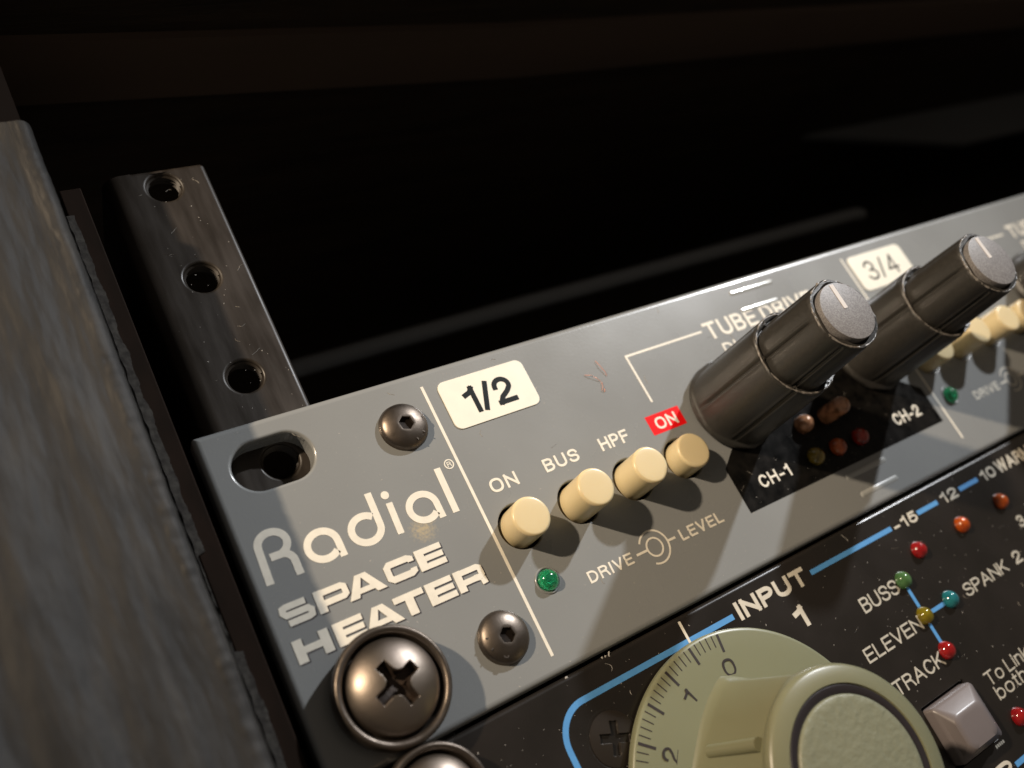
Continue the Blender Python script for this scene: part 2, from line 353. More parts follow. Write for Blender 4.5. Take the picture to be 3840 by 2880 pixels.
# ------------------------------------------------------------------ cabinet round the rack
O = (-10, 42, 0)
cab = thing("equipment_cabinet", "dark wooden cabinet round the rack, rough board at left and faint beam behind", "cabinet", O)
def side_board():
    nu, nv = 150, 520; verts, faces = [], []
    prof = []                                                   # (u, w, nu, nw): round the corner, then across the face to the left
    for i in range(9):
        prof.append((-6.1, 5 - 45 + 45 * i / 8, 1, 0))
    for i in range(1, 9):
        a = PI / 2 * i / 8; prof.append((-6.1 - 1.6 + 1.6 * math.cos(a), 11.0 + 1.6 * math.sin(a), math.cos(a), math.sin(a)))
    prof.insert(9, (-6.1, 11.0, 1, 0))
    k = len(prof)
    for i in range(1, nu): prof.append((-7.7 - 62.0 * (i / nu) ** 1.25, 12.6 + .30 * 62.0 * (i / nu) ** 1.6, 0, 1))
    V0, V1 = 39.4, -95.0
    for j in range(nv + 1):
        v = V0 + (V1 - V0) * j / nv
        for (u, w, a, b) in prof:
            s = u + w * .6
            h = .32 * noise.fractal(Vector((s * .22, v * .035, 3)), .9, 2.1, 4) + .08 * noise.fractal(Vector((s * 1.3, v * .16, 9)), .8, 2.0, 4)
            g = (.12 + .42 * min(1, max(0, (-12 - u) / 14))) * math.sin(s * .95 + 2.2 * noise.noise(Vector((s * .1, v * .03, 0))))
            e = .12 * noise.noise(Vector((v * .9, s * .2, 5))) if a > 0 else 0
            h = h + g * b + e
            verts.append((u + a * h * .55, v, w + b * h))
    n = len(prof)
    for j in range(nv):
        for i in range(n - 1):
            faces.append((j * n + i, j * n + i + 1, (j + 1) * n + i + 1, (j + 1) * n + i))
    a = len(verts); verts += [(-69.7, V0, -40), (-69.7, V1, -40)]
    faces.append((n - 1, nv * n + n - 1, a + 1, a))
    faces.append((0, a, a + 1, nv * n)); faces.append(tuple(range(n)) + (a,)); faces.append(tuple(nv * n + i for i in reversed(range(n))) + (a + 1,))
    mesh_obj("side_board", verts, faces, m_wood, cab, 60, O)
side_board()
def slab(name, pts, v0, v1, m, parent, origin):
    verts = [(p[0], v0, p[1]) for p in pts] + [(p[0], v1, p[1]) for p in pts]; n = len(pts)
    faces = [tuple(range(n)), tuple(range(2 * n - 1, n - 1, -1))] + [(i, (i + 1) % n, n + (i + 1) % n, n + i) for i in range(n)]
    return mesh_obj(name, verts, faces, m, parent, origin=origin)
slab("roof_batten", [(-89, 7), (81, -3.5), (486, -17), (486, -27), (87, -17), (-89, -4)], 62.5, 63.95, m_batten, cab, O)
slab("unseen_top_blocker", [(-90, 24.5), (495, 24.5), (495, -222), (-90, -222)], 64, 76, m_beam, cab, O)  # slab added out of view to keep lamp light off the gap behind
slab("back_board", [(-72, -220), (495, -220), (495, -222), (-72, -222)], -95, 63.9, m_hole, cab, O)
slab("added_side_blocker", [(-70, 11), (-6.8, 11), (-6.8, -24), (-70, -24)], 39.7, 62.4, m_hole, cab, O)  # near-black block added to stop the warm lamp reaching the rail
slab("right_board", [(487, 4), (495, 4), (495, -219), (487, -219)], -95, 63.9, m_beam, cab, O)
sp = box("spacer_strip", -4.0, -1.3, -95, 38.3, -40, .2, m_strip, cab, O, .2)
def fray():
    verts, faces = [], []; n = 260
    for j in range(n + 1):
        v = 34 - 75 * j / n
        wdt = .95 + .45 * noise.noise(Vector((v * .35, 2, 0))) + .12 * noise.noise(Vector((v * 1.9, 7, 0)))
        if -26 < v < -14: wdt = .12
        q = .18 * noise.noise(Vector((v * .6, 0, 4)))
        verts += [(-4.2 + q * .5, v, -.3), (-4.2 + q, v, .45 + q * .4), (-4.2 + wdt, v, .42 + .08 * noise.noise(Vector((v * 1.5, 1, 1)))), (-4.15 + wdt, v, -.1)]
    for j in range(n):
        for i in range(3):
            a = j * 4 + i; faces.append((a, a + 1, a + 5, a + 4))
        a = j * 4 + 3; faces.append((a, a - 3, a + 1, a + 4))
    mesh_obj("frayed_edge", verts, faces, m_fray, sp, None, O)
fray()
O = (120, 33, -60)
bar = thing("support_bar", "thin dark metal bar across the black gap behind the grey front panel", "bar", O)
tube("bar_body", [(30, 32.6, -60), (90, 33.3, -60), (214, 33.4, -60), (217, 33.2, -61)], 1.9, m_board, bar, O, 14)
O = (150, 45, -70)
case = thing("background_panel", "dark grey panel deep in the gap behind the knobs, upper right", "panel", O)
def bgp():
    pts = [(90, 38.0), (290, 57.0), (290, 48.0), (330, 49)]
    verts = [(60, 47.5, -60), (200, 48.6, -60), (340, 50.0, -60), (340, 48.9, -60), (60, 48.9, -60)]
    plate("panel_sheet", lambda d: [(285, 48.2), (480, 48.2), (480, 63.9), (215, 63.9)], [], -60, -62, .0, m_sheet, case, O)
bgp()

# ------------------------------------------------------------------ rack rail
O = (9.7, -6, -3)
rail = thing("rack_rail", "blackened steel rack rail with round screw holes beside the wooden board", "rail", O)
HV = [-37.1, -18.5, -5.3, 7.4, 23.28, 39.0 - .45]
HV = [-5.15 - 31.75, -5.15 - 15.875, -5.15, 7.45, 23.3, 38.75]
plate("rail_face", lambda d: rrect(4.61, 16.35, -95, 42.0, .7, 6, d), [(lambda d, v=v: circ(9.72, v, 2.32 + d)) for v in HV], -3.05, -5.4, .45, m_rail, rail, O, bo=.7)
verts, faces = [], []
bend = [(6.0, -3.02), (6.0, -3.0)] + [(4.6 - 2.35 * math.sin(a), -3.0 - 2.35 * (1 - math.cos(a))) for a in [PI / 2 * i / 8 for i in range(9)]] + [(2.25, -36), (4.4, -36), (4.4, -5.5)]
for v in (41.7, -95): verts += [(p[0], v, p[1]) for p in bend]
n = len(bend); faces = [tuple(range(n)), tuple(range(2 * n - 1, n - 1, -1))] + [(i, (i + 1) % n, n + (i + 1) % n, n + i) for i in range(n)]
mesh_obj("rail_flange", verts, faces, m_rail, rail, 40, O)
for v in HV[1:]:
    # thread turns inside each hole
    verts, faces = [], []; n = 28; turns = 3; tot = n * turns
    for i in range(tot + 1):
        a = 2 * PI * i / n; w = -3.5 - 1.8 * i / tot
        for rr, dw in ((2.33, .22), (2.08, 0), (2.33, -.22)):
            verts.append((9.72 + rr * math.cos(a), v + rr * math.sin(a), w + dw))
    for i in range(tot):
        for k in range(2): faces.append((i * 3 + k, i * 3 + k + 1, i * 3 + k + 4, i * 3 + k + 3))
    mesh_obj("hole_thread", verts, faces, m_rail, rail, 40, O)

# ------------------------------------------------------------------ shared little parts
def led(parent, origin, u, v, m, r=1.4, h=1.35, base=0.0, collar=None, name="indicator_lamp"):
    prof = [(r * 1.0, base - .3), (r, base + max(0, h - r))]
    hh = min(h, r)
    for i in range(1, 9):
        a = PI / 2 * i / 9; prof.append((r * math.cos(a), base + max(0, h - r) + hh * math.sin(a)))
    o = lathe(name, prof, m, parent, (u, v, 0), origin, 32, smooth=60)
    if m in (l_green, l_dred, l_dorange, l_olive, l_amber):       # what shows through the clear lens
        lathe("lamp_die", [(r * .8, base + .02), (r * .8, base + .06)], m_ink2 if m is l_green else m_bscrew, o, (u, v, 0), origin, 20)
        lathe("lamp_cup", [(r * .33, base + .07), (r * .45, base + .35), (r * .12, base + .3)], m_edge, o, (u + .2, v - .1, 0), origin, 14)
    if collar:
        lathe("lamp_collar", [(r + .38, -.05), (r + .34, .10), (r + .2, .16), (r + .06, .08), (r + .03, -.2)], collar, o, (u, v, 0), origin, 32, close_top=False, smooth=60)
    return o
def push_button(parent, origin, u, v, h, r=2.68):
    prof = [(r, -1.5), (r, h - .45)] + [(r - .42 * (1 - math.cos(PI / 2 * i / 6)), h - .42 + .42 * math.sin(PI / 2 * i / 6)) for i in range(0, 7)]
    prof += [(r - .9, h + .03), (r - 1.6, h + .045)]
    o = lathe("push_button", prof, m_cream, parent, (u, v, 0), origin, 56, smooth=40)
    lathe("button_well", [(3.30, -2.9), (3.30, -1.2), (r + .05, -1.3)], m_hole, o, (u, v, 0), origin, 40, close_top=False)
    return o
def knob(parent, origin, u, v):
    c = (u, v, 0); ang = [math.radians(a) for a in (51.5, 111.5, 171.5, 231.5, 291.5, 351.5)]
    def rad(r, w, t):
        d = min(abs((t - a + PI) % (2 * PI) - PI) for a in ang)
        k = .28 * math.exp(-(d / .030) ** 2) if 1.8 < w < 26.6 else 0
        fl = .24 * math.cos(6 * (t - ang[0]))                       # shallow flats between the grooves
        return r - k - (fl if w > .8 else 0) * .8 + (.09 * math.exp(-((d - .075) / .022) ** 2) if 1.8 < w < 26.6 else 0)
    # skirt
    prof = [(7.15, .25), (7.35, .5), (7.38, 1.0), (7.2, 1.35), (7.0, 1.6)]
    prof += [(7.0 - .45 * (i / 12), 1.7 + 15.0 * i / 12) for i in range(13)]
    prof += [(6.48, 16.95), (6.32, 17.1), (5.95, 17.05), (5.85, 16.9), (5.75, 16.6)]
    b = lathe("knob_skirt", prof, m_rub, parent, c, origin, 216, rad, 50, close_top=True)
    prof = [(5.62, 16.3)] + [(5.62 - .42 * i / 10, 16.7 + 10.2 * i / 10) for i in range(11)]
    prof += [(5.15, 27.35), (5.0, 27.6), (4.6, 27.62), (4.5, 27.5), (4.4, 27.2), (4.3, 27.1)]
    lathe("knob_grip", prof, m_rub, b, c, origin, 216, rad, 50, close_top=True)
    # worn rims
    def rim(R, w, mi, m, seed, name):
        verts, faces = [], []; n, k = 160, 6
        for i in range(n):
            a = 2 * PI * i / n
            q = noise.noise(Vector((math.cos(a) * 7, math.sin(a) * 7, seed))) + .6 * noise.noise(Vector((math.cos(a) * 23, math.sin(a) * 23, seed)))
            mr = mi * (1.0 + 1.0 * q); RR = R + .06 * q
            for j in range(k):
                t = 2 * PI * j / k
                verts.append((u + (RR + mr * math.cos(t)) * math.cos(a), v + (RR + mr * math.cos(t)) * math.sin(a), w + mr * math.sin(t)))
        for i in range(n):
            for j in range(k):
                faces.append((i * k + j, ((i + 1) % n) * k + j, ((i + 1) % n) * k + (j + 1) % k, i * k + (j + 1) % k))
        mesh_obj(name, verts, faces, m, b, 80, origin)
    rim(6.30, 17.02, .14, m_rim, 1 + u, "worn_skirt_rim")
    rim(5.02, 27.48, .13, m_rim, 5 + u, "worn_grip_rim")
    cap = lathe("knob_cap", [(4.25, 26.9), (4.25, 28.15), (4.2, 28.27), (4.1, 28.3)], m_cap, b, c, origin, 72, smooth=40)
    prism("cap_pointer", [rrect(u - .34, u + .34, v + .35, v + 4.0, .12, 2)], 28.25, 28.36, m_capline, b, origin)
    return b
def hex_screw(parent, origin, u, v, txt, a0, R=3.36):
    c = (u, v, 0)
    hexr = lambda r, t: r * math.cos(PI / 6) / math.cos(((t + .35) % (PI / 3)) - PI / 6)
    def rad(r, w, t): return hexr(r, t) if r < 1.05 else r
    prof = [(R + .02, -.35), (R, .0)]
    for i in range(1, 12):
        a = i / 11; r = R - (R - 1.16) * a; prof.append((r, 1.62 * math.sqrt(max(0, 1 - (r / (R + .02)) ** 2)) ** .9))
    top = prof[-1][1]
    prof += [(1.04, top - .02), (1.0, top - .08), (.98, top - 1.0), (.6, top - 1.15), (.1, top - 1.25)]
    o = lathe("cap_screw", prof, m_bolt, parent, c, origin, 72, rad, 40)
    lathe("socket_floor", [(.86, top - .5), (.6, top - .52), (.05, top - .55)], m_socket, o, c, origin, 24)
    for i, ch in enumerate(txt):
        a = a0 + i * math.radians(38); rr = 2.3; h = 1.62 * math.sqrt(1 - (rr / R) ** 2)
        lettering(ch, (u + rr * math.cos(a) - .36, u + rr * math.cos(a) + .36, v + rr * math.sin(a) + .4, v + rr * math.sin(a) - .4),
                  m_bolt, o, origin, h - .3, h + .015, bold=.2, name="stamped_letter", rot=a + PI / 2)
    return o

# ------------------------------------------------------------------ the grey unit
O = (0, 0, 0)
G = thing("grey_rack_unit", "grey enamelled rack unit lettered Radial SPACE HEATER with cream push buttons", "audio unit", O)
PITCH = 87.15
BU = [34.45, 44.05, 53.65, 63.3]; BH = [3.9, 5.6, 5.4, 3.1]; BV = -24.95
holes = [lambda d: rrect(3.0, 13.15, -9.15, -2.7, 3.22, 10, d)]
for k in (0, 1):
    for u in BU: holes.append(lambda d, x=u + k * PITCH: circ(x, BV, 3.12 + d * .5, 36))
holes.append(lambda d: rrect(5.0, 14.6, -39.9, -34.0, 2.9, 8, d))
plate("front_panel", lambda d: rrect(0, 482.6, -43.66, 0, .35, 4, d), holes, 0, -3.0, .42, m_grey, G, O, bo=.85)
box("chassis", 17.5, 465, -43.0, -.8, -155, -3.3, m_blackprint, G, O, .4)
for k in (0, 1):
    for u, h in zip(BU, BH): push_button(G, O, u + k * PITCH, BV, h + (.4 if k and h < 4 else 0))
def line(name, loops, m=m_ink, par=G, w1=.03, o=O): return prism(name, loops, -.01, w1, m, par, o)
line("divider_line", stroke([(30.35, -2.35), (30.25, -41.3)], .42))
line("divider_line", stroke([(117.75, -2.35), (117.95, -40.2)], .36))
# logo lettering, drawn as strokes
sw = .93
R_ = [(2.20, -20.2), (2.38, -15.95)] + arc(4.12, -15.75, 1.72, 1.50, 180, -62, 22) + [(4.9, -17.12), (4.6, -17.19)]
logo = stroke(R_, sw) + stroke([(3.3, -17.19), (4.5, -17.19)] + arc(4.55, -18.45, 1.3, 1.26, 85, 0, 10) + [(5.85, -20.27)], sw)
def la(cx): return stroke([(cx + 1.9, -20.15), (cx + 1.88, -18.0)] + arc(cx, -18.0, 1.88, 1.72, 10, 318, 30), .9)
logo += la(9.55)
logo += stroke([(17.2, -13.83), (17.1, -18.05)] + arc(15.22, -18.05, 1.88, 1.70, -10, -315, 30), .9)
logo += stroke([(19.26, -15.93), (19.09, -20.16)], .86) + [circ(19.19, -14.84, .54, 20)]
logo += la(23.2) + stroke([(27.16, -13.83), (27.05, -20.14)], .92)
for i, L in enumerate(logo): pass
line("logo_lettering", logo)
rg = stroke(circ(29.02, -13.84, .62, 24), .16, True); line("registered_mark", rg)
lettering("R", (28.72, 29.34, -13.5, -14.2), m_ink, G, O, bold=.16)
# wide bold letters
def wide(word):
    out = []
    for ch, a, b, t, bt in word:
        w = .80; h = w / 2; mid = (t + bt) / 2
        if ch == 'S':
            out += stroke([(b - .25, t - .9), (b - .3, t - h - .05), (b - .75, t - h), (a + .9, t - h), (a + .5, t - h - .12), (a + .42, t - h - .55), (a + .75, mid), (b - .75, mid), (b - .42, mid - .35), (b - .5, bt + h + .12), (b - .9, bt + h), (a + .7, bt + h), (a + .32, bt + h + .1), (a + .25, bt + .85)][2:-2], w * .94)
        elif ch == 'P' or ch == 'R':
            out += stroke([(a + .5, bt), (a + .5, t)], 1.0)
            out += stroke([(a + .5, t - h), (b - .85, t - h), (b - .5, t - h - .2), (b - .48, mid - .1), (b - .8, mid - .32), (a + .6, mid - .34)], w * .9)
            if ch == 'R': out += stroke([(b - 1.6, mid - .3), (b - .85, mid - .35), (b - .55, mid - .7), (b - .5, bt)], w)
        elif ch == 'A':
            c = (a + b) / 2 - .1
            out += [[(a, bt), (a + 1.25, bt), (c + .1, t), (c - .75, t)], [(b, bt), (b - 1.25, bt), (c - .35, t), (c + .65, t)], [(a + 1.0, bt + .42), (b - 1.0, bt + .42), (b - 1.35, bt + 1.05), (a + 1.3, bt + 1.05)]]
        elif ch == 'C':
            out += stroke([(b - .42, t - .95), (b - .42, t - h - .22), (b - .85, t - h), (a + .85, t - h), (a + .48, t - h - .3), (a + .48, bt + h + .3), (a + .85, bt + h), (b - .85, bt + h), (b - .42, bt + h + .22), (b - .42, bt + .95)], w)
        elif ch == 'E':
            out += stroke([(a + .55, bt), (a + .55, t)], 1.1) + stroke([(a + .5, t - .36), (b, t - .36)], .72) + stroke([(a + .5, mid), (b - .08, mid)], .68) + stroke([(a + .5, bt + .36), (b, bt + .36)], .72)
        elif ch == 'H':
            out += stroke([(a + .6, bt), (a + .6, t)], 1.15) + stroke([(b - .6, bt), (b - .6, t)], 1.15) + stroke([(a + .5, mid), (b - .5, mid)], .8)
        elif ch == 'T':
            out += stroke([(a, t - .38), (b, t - .38)], .76) + stroke([((a + b) / 2, bt), ((a + b) / 2, t - .3)], 1.12)
    return out
t1, b1, t2, b2 = -22.85, -25.55, -27.15, -29.88
sp_ = [('S', 1.8, 5.85, t1, b1), ('P', 6.15, 10.35, t1, b1), ('A', 9.9, 14.75, t1, b1), ('C', 15.0, 19.1, t1, b1), ('E', 19.42, 23.05, t1, b1)]
he_ = [('H', 1.85, 6.2, t2, b2), ('E', 6.75, 10.4, t2, b2), ('A', 10.3, 15.1, t2, b2), ('T', 14.55, 18.5, t2, b2), ('E', 18.85, 22.5, t2, b2), ('R', 22.85, 26.95, t2, b2)]
for nm, ww in (("word_lettering", sp_), ("word_lettering", he_)):
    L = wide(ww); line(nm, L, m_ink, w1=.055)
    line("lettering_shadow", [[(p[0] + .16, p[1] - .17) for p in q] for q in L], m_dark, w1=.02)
for k in (0, 1):
    d = k * PITCH
    lettering("ON", (32.9 + d, 37.15 + d, -17.75, -19.7), m_ink, G, O, bold=.175)
    lettering("BUS", (41.65 + d, 47.45 + d, -17.75, -19.65), m_ink, G, O, bold=.175)
    lettering("HPF", (51.4 + d, 56.55 + d, -17.75, -19.7), m_ink, G, O, bold=.175)
    if k == 0:
        fl = prism("red_flag", [rrect(60.7, 67.2, -20.3, -17.25, .05, 1)], -.01, .02, m_red, G, O)
        lettering("ON", (61.9, 65.95, -17.85, -19.75), m_ink, fl, O, w1=.045, bold=.18)
    lettering("DRIVE", (39.85 + d, 47.3 + d, -33.9, -35.5), m_ink, G, O, bold=.175)
    if k == 0: lettering("LEVEL", (56.0, 64.1, -33.95, -35.6), m_ink, G, O, bold=.175)
    ru = 51.35 + d * (1.0007); rv = -34.68
    line("knob_symbol", stroke(circ(ru, rv, 1.28, 30), .26, True) + stroke(arc(ru, rv, 2.35, 2.35, 150, -118, 40), .26)
         + stroke([(48.1 + d, rv - .02), (49.95 + d, rv)], .34) + (stroke([(53.75 + d, rv), (55.1 + d, rv)], .34)))
    lettering("TUBE DRIVE", (79.9 + d, 105.6 + d, -6.05, -9.15), m_ink, G, O, bold=.175)
    lettering("DI", (81.5 + d, 84.4 + d, -10.3, -12.3), m_ink, G, O, bold=.175)
    line("frame_line", stroke([(79.2 + d * .985, -7.33 - .3 * k), (63.35 + d, -7.33)] + ([(63.42, -15.4)] if k == 0 else []), .36))
    st = plate("number_label", (lambda dd, a=(32.3, 46.25) if k == 0 else (118.75, 133.9): rrect(a[0], a[1], -9.95, -2.6, 1.15, 6, dd)), [], .13, -.01, .05, m_stick, G, O)
    lettering("1/2" if k == 0 else "3/4", (35.3, 43.1, -4.3, -8.45) if k == 0 else (121.6, 130.6, -4.2, -8.3), m_text, st, O, .12, .15, bold=.18 if k == 0 else .105, space=.26)
led(G, O, 34.35, -32.75, l_green, 1.45, 1.3, 0, m_grey)
led(G, O, 34.35 + PITCH, -32.75, l_green, 1.45, 1.3, 0, m_grey)
# black printed field with its channel marks and lamps
bp_ = prism("black_print_field", [[(69.05, -36.2), (116.15, -36.2), (116.15, -29.6), (113.0, -27.4), (104.5, -21), (104.5, -13), (81, -13), (81, -20), (72.8, -26.0), (69.05, -28.9)]], -.01, .02, m_blackprint, G, O)
lettering("CH-1", (73.4, 80.0, -31.75, -33.75), m_ink, bp_, O, w1=.04, bold=.165)
lettering("CH-2", (105.7, 112.6, -31.65, -33.75), m_ink, bp_, O, w1=.04, bold=.165)
for (u, v, mm_, h) in ((85.9, -32.7, l_olive, 1.6), (91.1, -32.8, l_dorange, 1.6), (96.6, -32.8, l_dred, 1.6), (87.1, -27.4, l_amber, 2.2), (92.6, -27.5, l_amber, 5.4)):
    led(G, O, u, v, mm_, 1.45, h)
for (a, b, v) in ((88.95, 99.4, -2.55), (89.1, 98.3, -6.0), (89.2, 99.1, -37.6), (89.95, 99.2, -41.0)):  # low domes shaped to catch the lamps as white glare bars
    rings = [rrect(a, b, v - .5, v + .5, .49, 6, -d) for d in (0, .06, .13, .21, .30, .38, .45)]
    hts = [.17 * (1 - (1 - d / .5) ** 2) for d in (0, .06, .13, .21, .30, .38, .45)]
    verts = [(p[0], p[1], h - .01) for L, h in zip(rings, hts) for p in L]; n = len(rings[0])
    mesh_obj("glint_rib", verts, [(j * n + i, j * n + (i + 1) % n, (j + 1) * n + (i + 1) % n, (j + 1) * n + i) for j in range(6) for i in range(n)] + [tuple(6 * n + i for i in range(n))], m_glint, G, 60, O)
for k in range(3): knob(G, O, 76.15 + (32.9 if k == 1 else PITCH if k == 2 else 0), -20.35)
hex_screw(G, O, 25.45, -7.05, "YFS", math.radians(-75))
hex_screw(G, O, 25.4, -36.75, "YFS", math.radians(165))

# ------------------------------------------------------------------ rack screws with cup washers
def rack_screw(u, v, label, R, hw, seed, flat=False):
    o0 = (u, v, 0)
    t = thing("rack_screw", label, "screw", o0, "Phillips screws holding the rack units")
    k = R / 6.8
    cup = [(R * .93, 0.05), (R * .97, .4), (R * 1.0, hw * .55), (R * 1.0, hw * .85), (R * .985, hw), (R * .965, hw + .22), (R * .93, hw + .30), (R * .89, hw + .22), (R * .86, hw + .0), (R * .84, hw - .8), (R * .80, hw - 1.3), (R * .74, hw - 1.35), (.5, hw - 1.4)]
    def jit(r, w, a): return .05 * noise.noise(Vector((math.cos(a) * 3, math.sin(a) * 3, seed + w)))
    lathe("cup_washer", cup, m_cup, t, o0 if False else (u, v, 0), o0, 96, smooth=50, jit=jit)
    hr = R * .79; z0 = hw - .55; H = 2.7 * k
    # dome with a Phillips recess: polar grid whose height drops inside the cross
    rot = math.radians(-68 if seed == 1 else -40)
    def cross_d(x, y):
        c, s = math.cos(rot), math.sin(rot); X, Y = abs(x * c + y * s), abs(-x * s + y * c)
        lo, hi = min(X, Y), max(X, Y)
        arm = .58 * k; ln = 2.65 * k; rr = 1.0 * k
        d = max(lo - arm, hi - ln)
        # rounded inner corners
        q = math.hypot(max(0, arm + rr - lo), max(0, arm + rr - hi))
        if lo > arm and hi < arm + rr: d = min(d, rr - q) if q > 0 else d
        return d
    verts, faces = [], []; nr, na = 74, 220
    def hgt(x, y):
        r = math.hypot(x, y); z = z0 + H * (max(0, 1 - (r / hr) ** 2)) ** .62 * .98
        d = cross_d(x, y)
        if d < .12: z -= min(1, max(0, (.12 - d) / .22)) ** 1.4 * (2.2 * k) * (1 - .35 * min(1, r / (3.2 * k)))
        return z
    verts.append((u, v, hgt(0, 0)))
    for i in range(1, nr + 1):
        r = hr * (i / nr) ** .9
        for j in range(na):
            a = 2 * PI * j / na; x, y = r * math.cos(a), r * math.sin(a)
            verts.append((u + x, v + y, hgt(x, y) if i < nr else z0 - .3))
    for j in range(na): faces.append((0, 1 + j, 1 + (j + 1) % na))
    for i in range(nr - 1):
        for j in range(na):
            a = 1 + i * na + j; b = 1 + i * na + (j + 1) % na; faces.append((a, b, b + na, a + na))
    o = mesh_obj("screw_head", verts, faces, [m_dome, m_rust], t, 50, o0)
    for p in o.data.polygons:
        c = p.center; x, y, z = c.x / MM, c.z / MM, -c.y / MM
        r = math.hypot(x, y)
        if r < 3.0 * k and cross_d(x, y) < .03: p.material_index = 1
    return t
rack_screw(9.75, -36.45, "large domed Phillips screw with cup washer below the word HEATER on the grey unit", 6.8, 3.3, 1)
rack_screw(9.45, -49.35, "domed Phillips screw cut by the bottom edge of the photo, on the black unit", 6.1, 3.0, 2)

# ------------------------------------------------------------------ the black unit
O = (0, -44.2, 0)
B = thing("black_rack_unit", "black rack unit lettered INPUT 1 with a large cream scale dial and blue lines", "audio unit", O)
plate("front_panel", lambda d: rrect(.5, 482.6, -87.9, -44.12, .35, 4, d), [lambda d: rrect(5.0, 14.4, -52.4, -46.4, 2.9, 8, d), lambda d: rrect(77.7, 87.6, -79.1, -70.25, .25, 2, d * .4)], -.1, -3.0, .3, m_black, B, O, bo=.6)
F0 = -.1
box("chassis", 17.5, 465, -87.4, -44.9, -155, -4.5, m_blackprint, B, O, .4)
def bl(name, loops, m=m_blue): return prism(name, loops, F0 - .01, F0 + .03, m, B, O)
bl("blue_frame_line", stroke([(57.25, -47.5), (31.2, -47.5)] + arc(31.2, -51.9, 4.35, 4.4, 95, 180, 12) + [(26.8, -84)], .78))
bl("blue_line", stroke([(73.1, -47.38), (91.75, -47.42)], .74))
bl("blue_line", stroke([(98.5, -47.3), (103.8, -47.3)], .74)); bl("blue_line", stroke([(109.9, -47.2), (115.1, -47.2)], .74))
bl("blue_line", stroke([(87.95, -56.0), (87.95, -59.0)], .6)); bl("blue_line", stroke([(87.9, -61.7), (87.9, -64.6)], .6)); bl("blue_line", stroke([(89.3, -60.45), (92.8, -60.45)], .6))
bl("blue_line", stroke([(87.6, -83.1), (97, -83.1)], .74))
prism("pointer_line", stroke([(49.03, -44.75), (49.05, -49.2)], .38), F0 - .01, F0 + .05, m_ink, B, O)
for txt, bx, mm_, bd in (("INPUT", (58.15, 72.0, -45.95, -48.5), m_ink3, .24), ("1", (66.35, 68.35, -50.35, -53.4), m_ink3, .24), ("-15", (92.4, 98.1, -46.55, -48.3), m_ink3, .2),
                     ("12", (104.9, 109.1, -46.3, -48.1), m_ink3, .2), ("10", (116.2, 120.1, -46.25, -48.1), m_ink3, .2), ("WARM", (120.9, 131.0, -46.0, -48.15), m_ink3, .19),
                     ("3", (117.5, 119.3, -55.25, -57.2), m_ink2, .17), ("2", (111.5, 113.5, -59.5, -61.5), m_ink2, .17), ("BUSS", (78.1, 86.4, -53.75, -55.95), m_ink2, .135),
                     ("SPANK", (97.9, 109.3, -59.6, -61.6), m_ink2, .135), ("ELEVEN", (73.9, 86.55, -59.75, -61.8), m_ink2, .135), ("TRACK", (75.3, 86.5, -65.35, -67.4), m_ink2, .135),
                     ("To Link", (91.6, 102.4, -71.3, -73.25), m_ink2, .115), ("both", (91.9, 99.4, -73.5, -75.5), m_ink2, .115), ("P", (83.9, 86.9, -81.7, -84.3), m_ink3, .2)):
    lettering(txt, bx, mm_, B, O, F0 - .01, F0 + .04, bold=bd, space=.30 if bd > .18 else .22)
for u, v, mm_ in ((94.2, -52.1, l_red), (105.6, -52.1, l_orange), (116.7, -52.0, l_orange), (87.9, -54.65, l_pgreen), (94.2, -60.4, l_teal), (87.8, -60.4, l_yellow), (87.85, -65.9, l_red), (93.2, -78.6, l_red)):
    led(B, O, u, v, mm_, 1.36, 1.35, F0)
# flush countersunk screw, half under the dial
def flat_screw(u, v, r):
    lathe("screw_seat", [(r + .35, F0 + .0), (r + .2, F0 + .06), (r + .05, F0 - .05)], m_black, B, (u, v, 0), O, 60, close_top=False, smooth=80)
    R2 = math.radians(-22)
    def cd(x, y):
        c, s = math.cos(R2), math.sin(R2); X, Y = abs(x * c + y * s), abs(-x * s + y * c); lo, hi = min(X, Y), max(X, Y)
        return max(lo - .42, hi - 1.9)
    verts, faces = [(u, v, F0 - 1.2)], []; nr, na = 40, 120
    for i in range(1, nr + 1):
        rr = r * i / nr
        for j in range(na):
            a = 2 * PI * j / na; x, y = rr * math.cos(a), rr * math.sin(a); z = F0 + .35 * (1 - (rr / r) ** 2) + .05
            d = cd(x, y)
            if d < .1: z -= min(1, (.1 - d) / .2) * 1.3
            verts.append((u + x, v + y, z if i < nr else F0 - .3))
    for j in range(na): faces.append((0, 1 + j, 1 + (j + 1) % na))
    for i in range(nr - 1):
        for j in range(na):
            a = 1 + i * na + j; b = 1 + i * na + (j + 1) % na; faces.append((a, b, b + na, a + na))
    mesh_obj("panel_screw", verts, faces, m_bscrew, B, 40, O)
flat_screw(32.85, -53.1, 3.35)
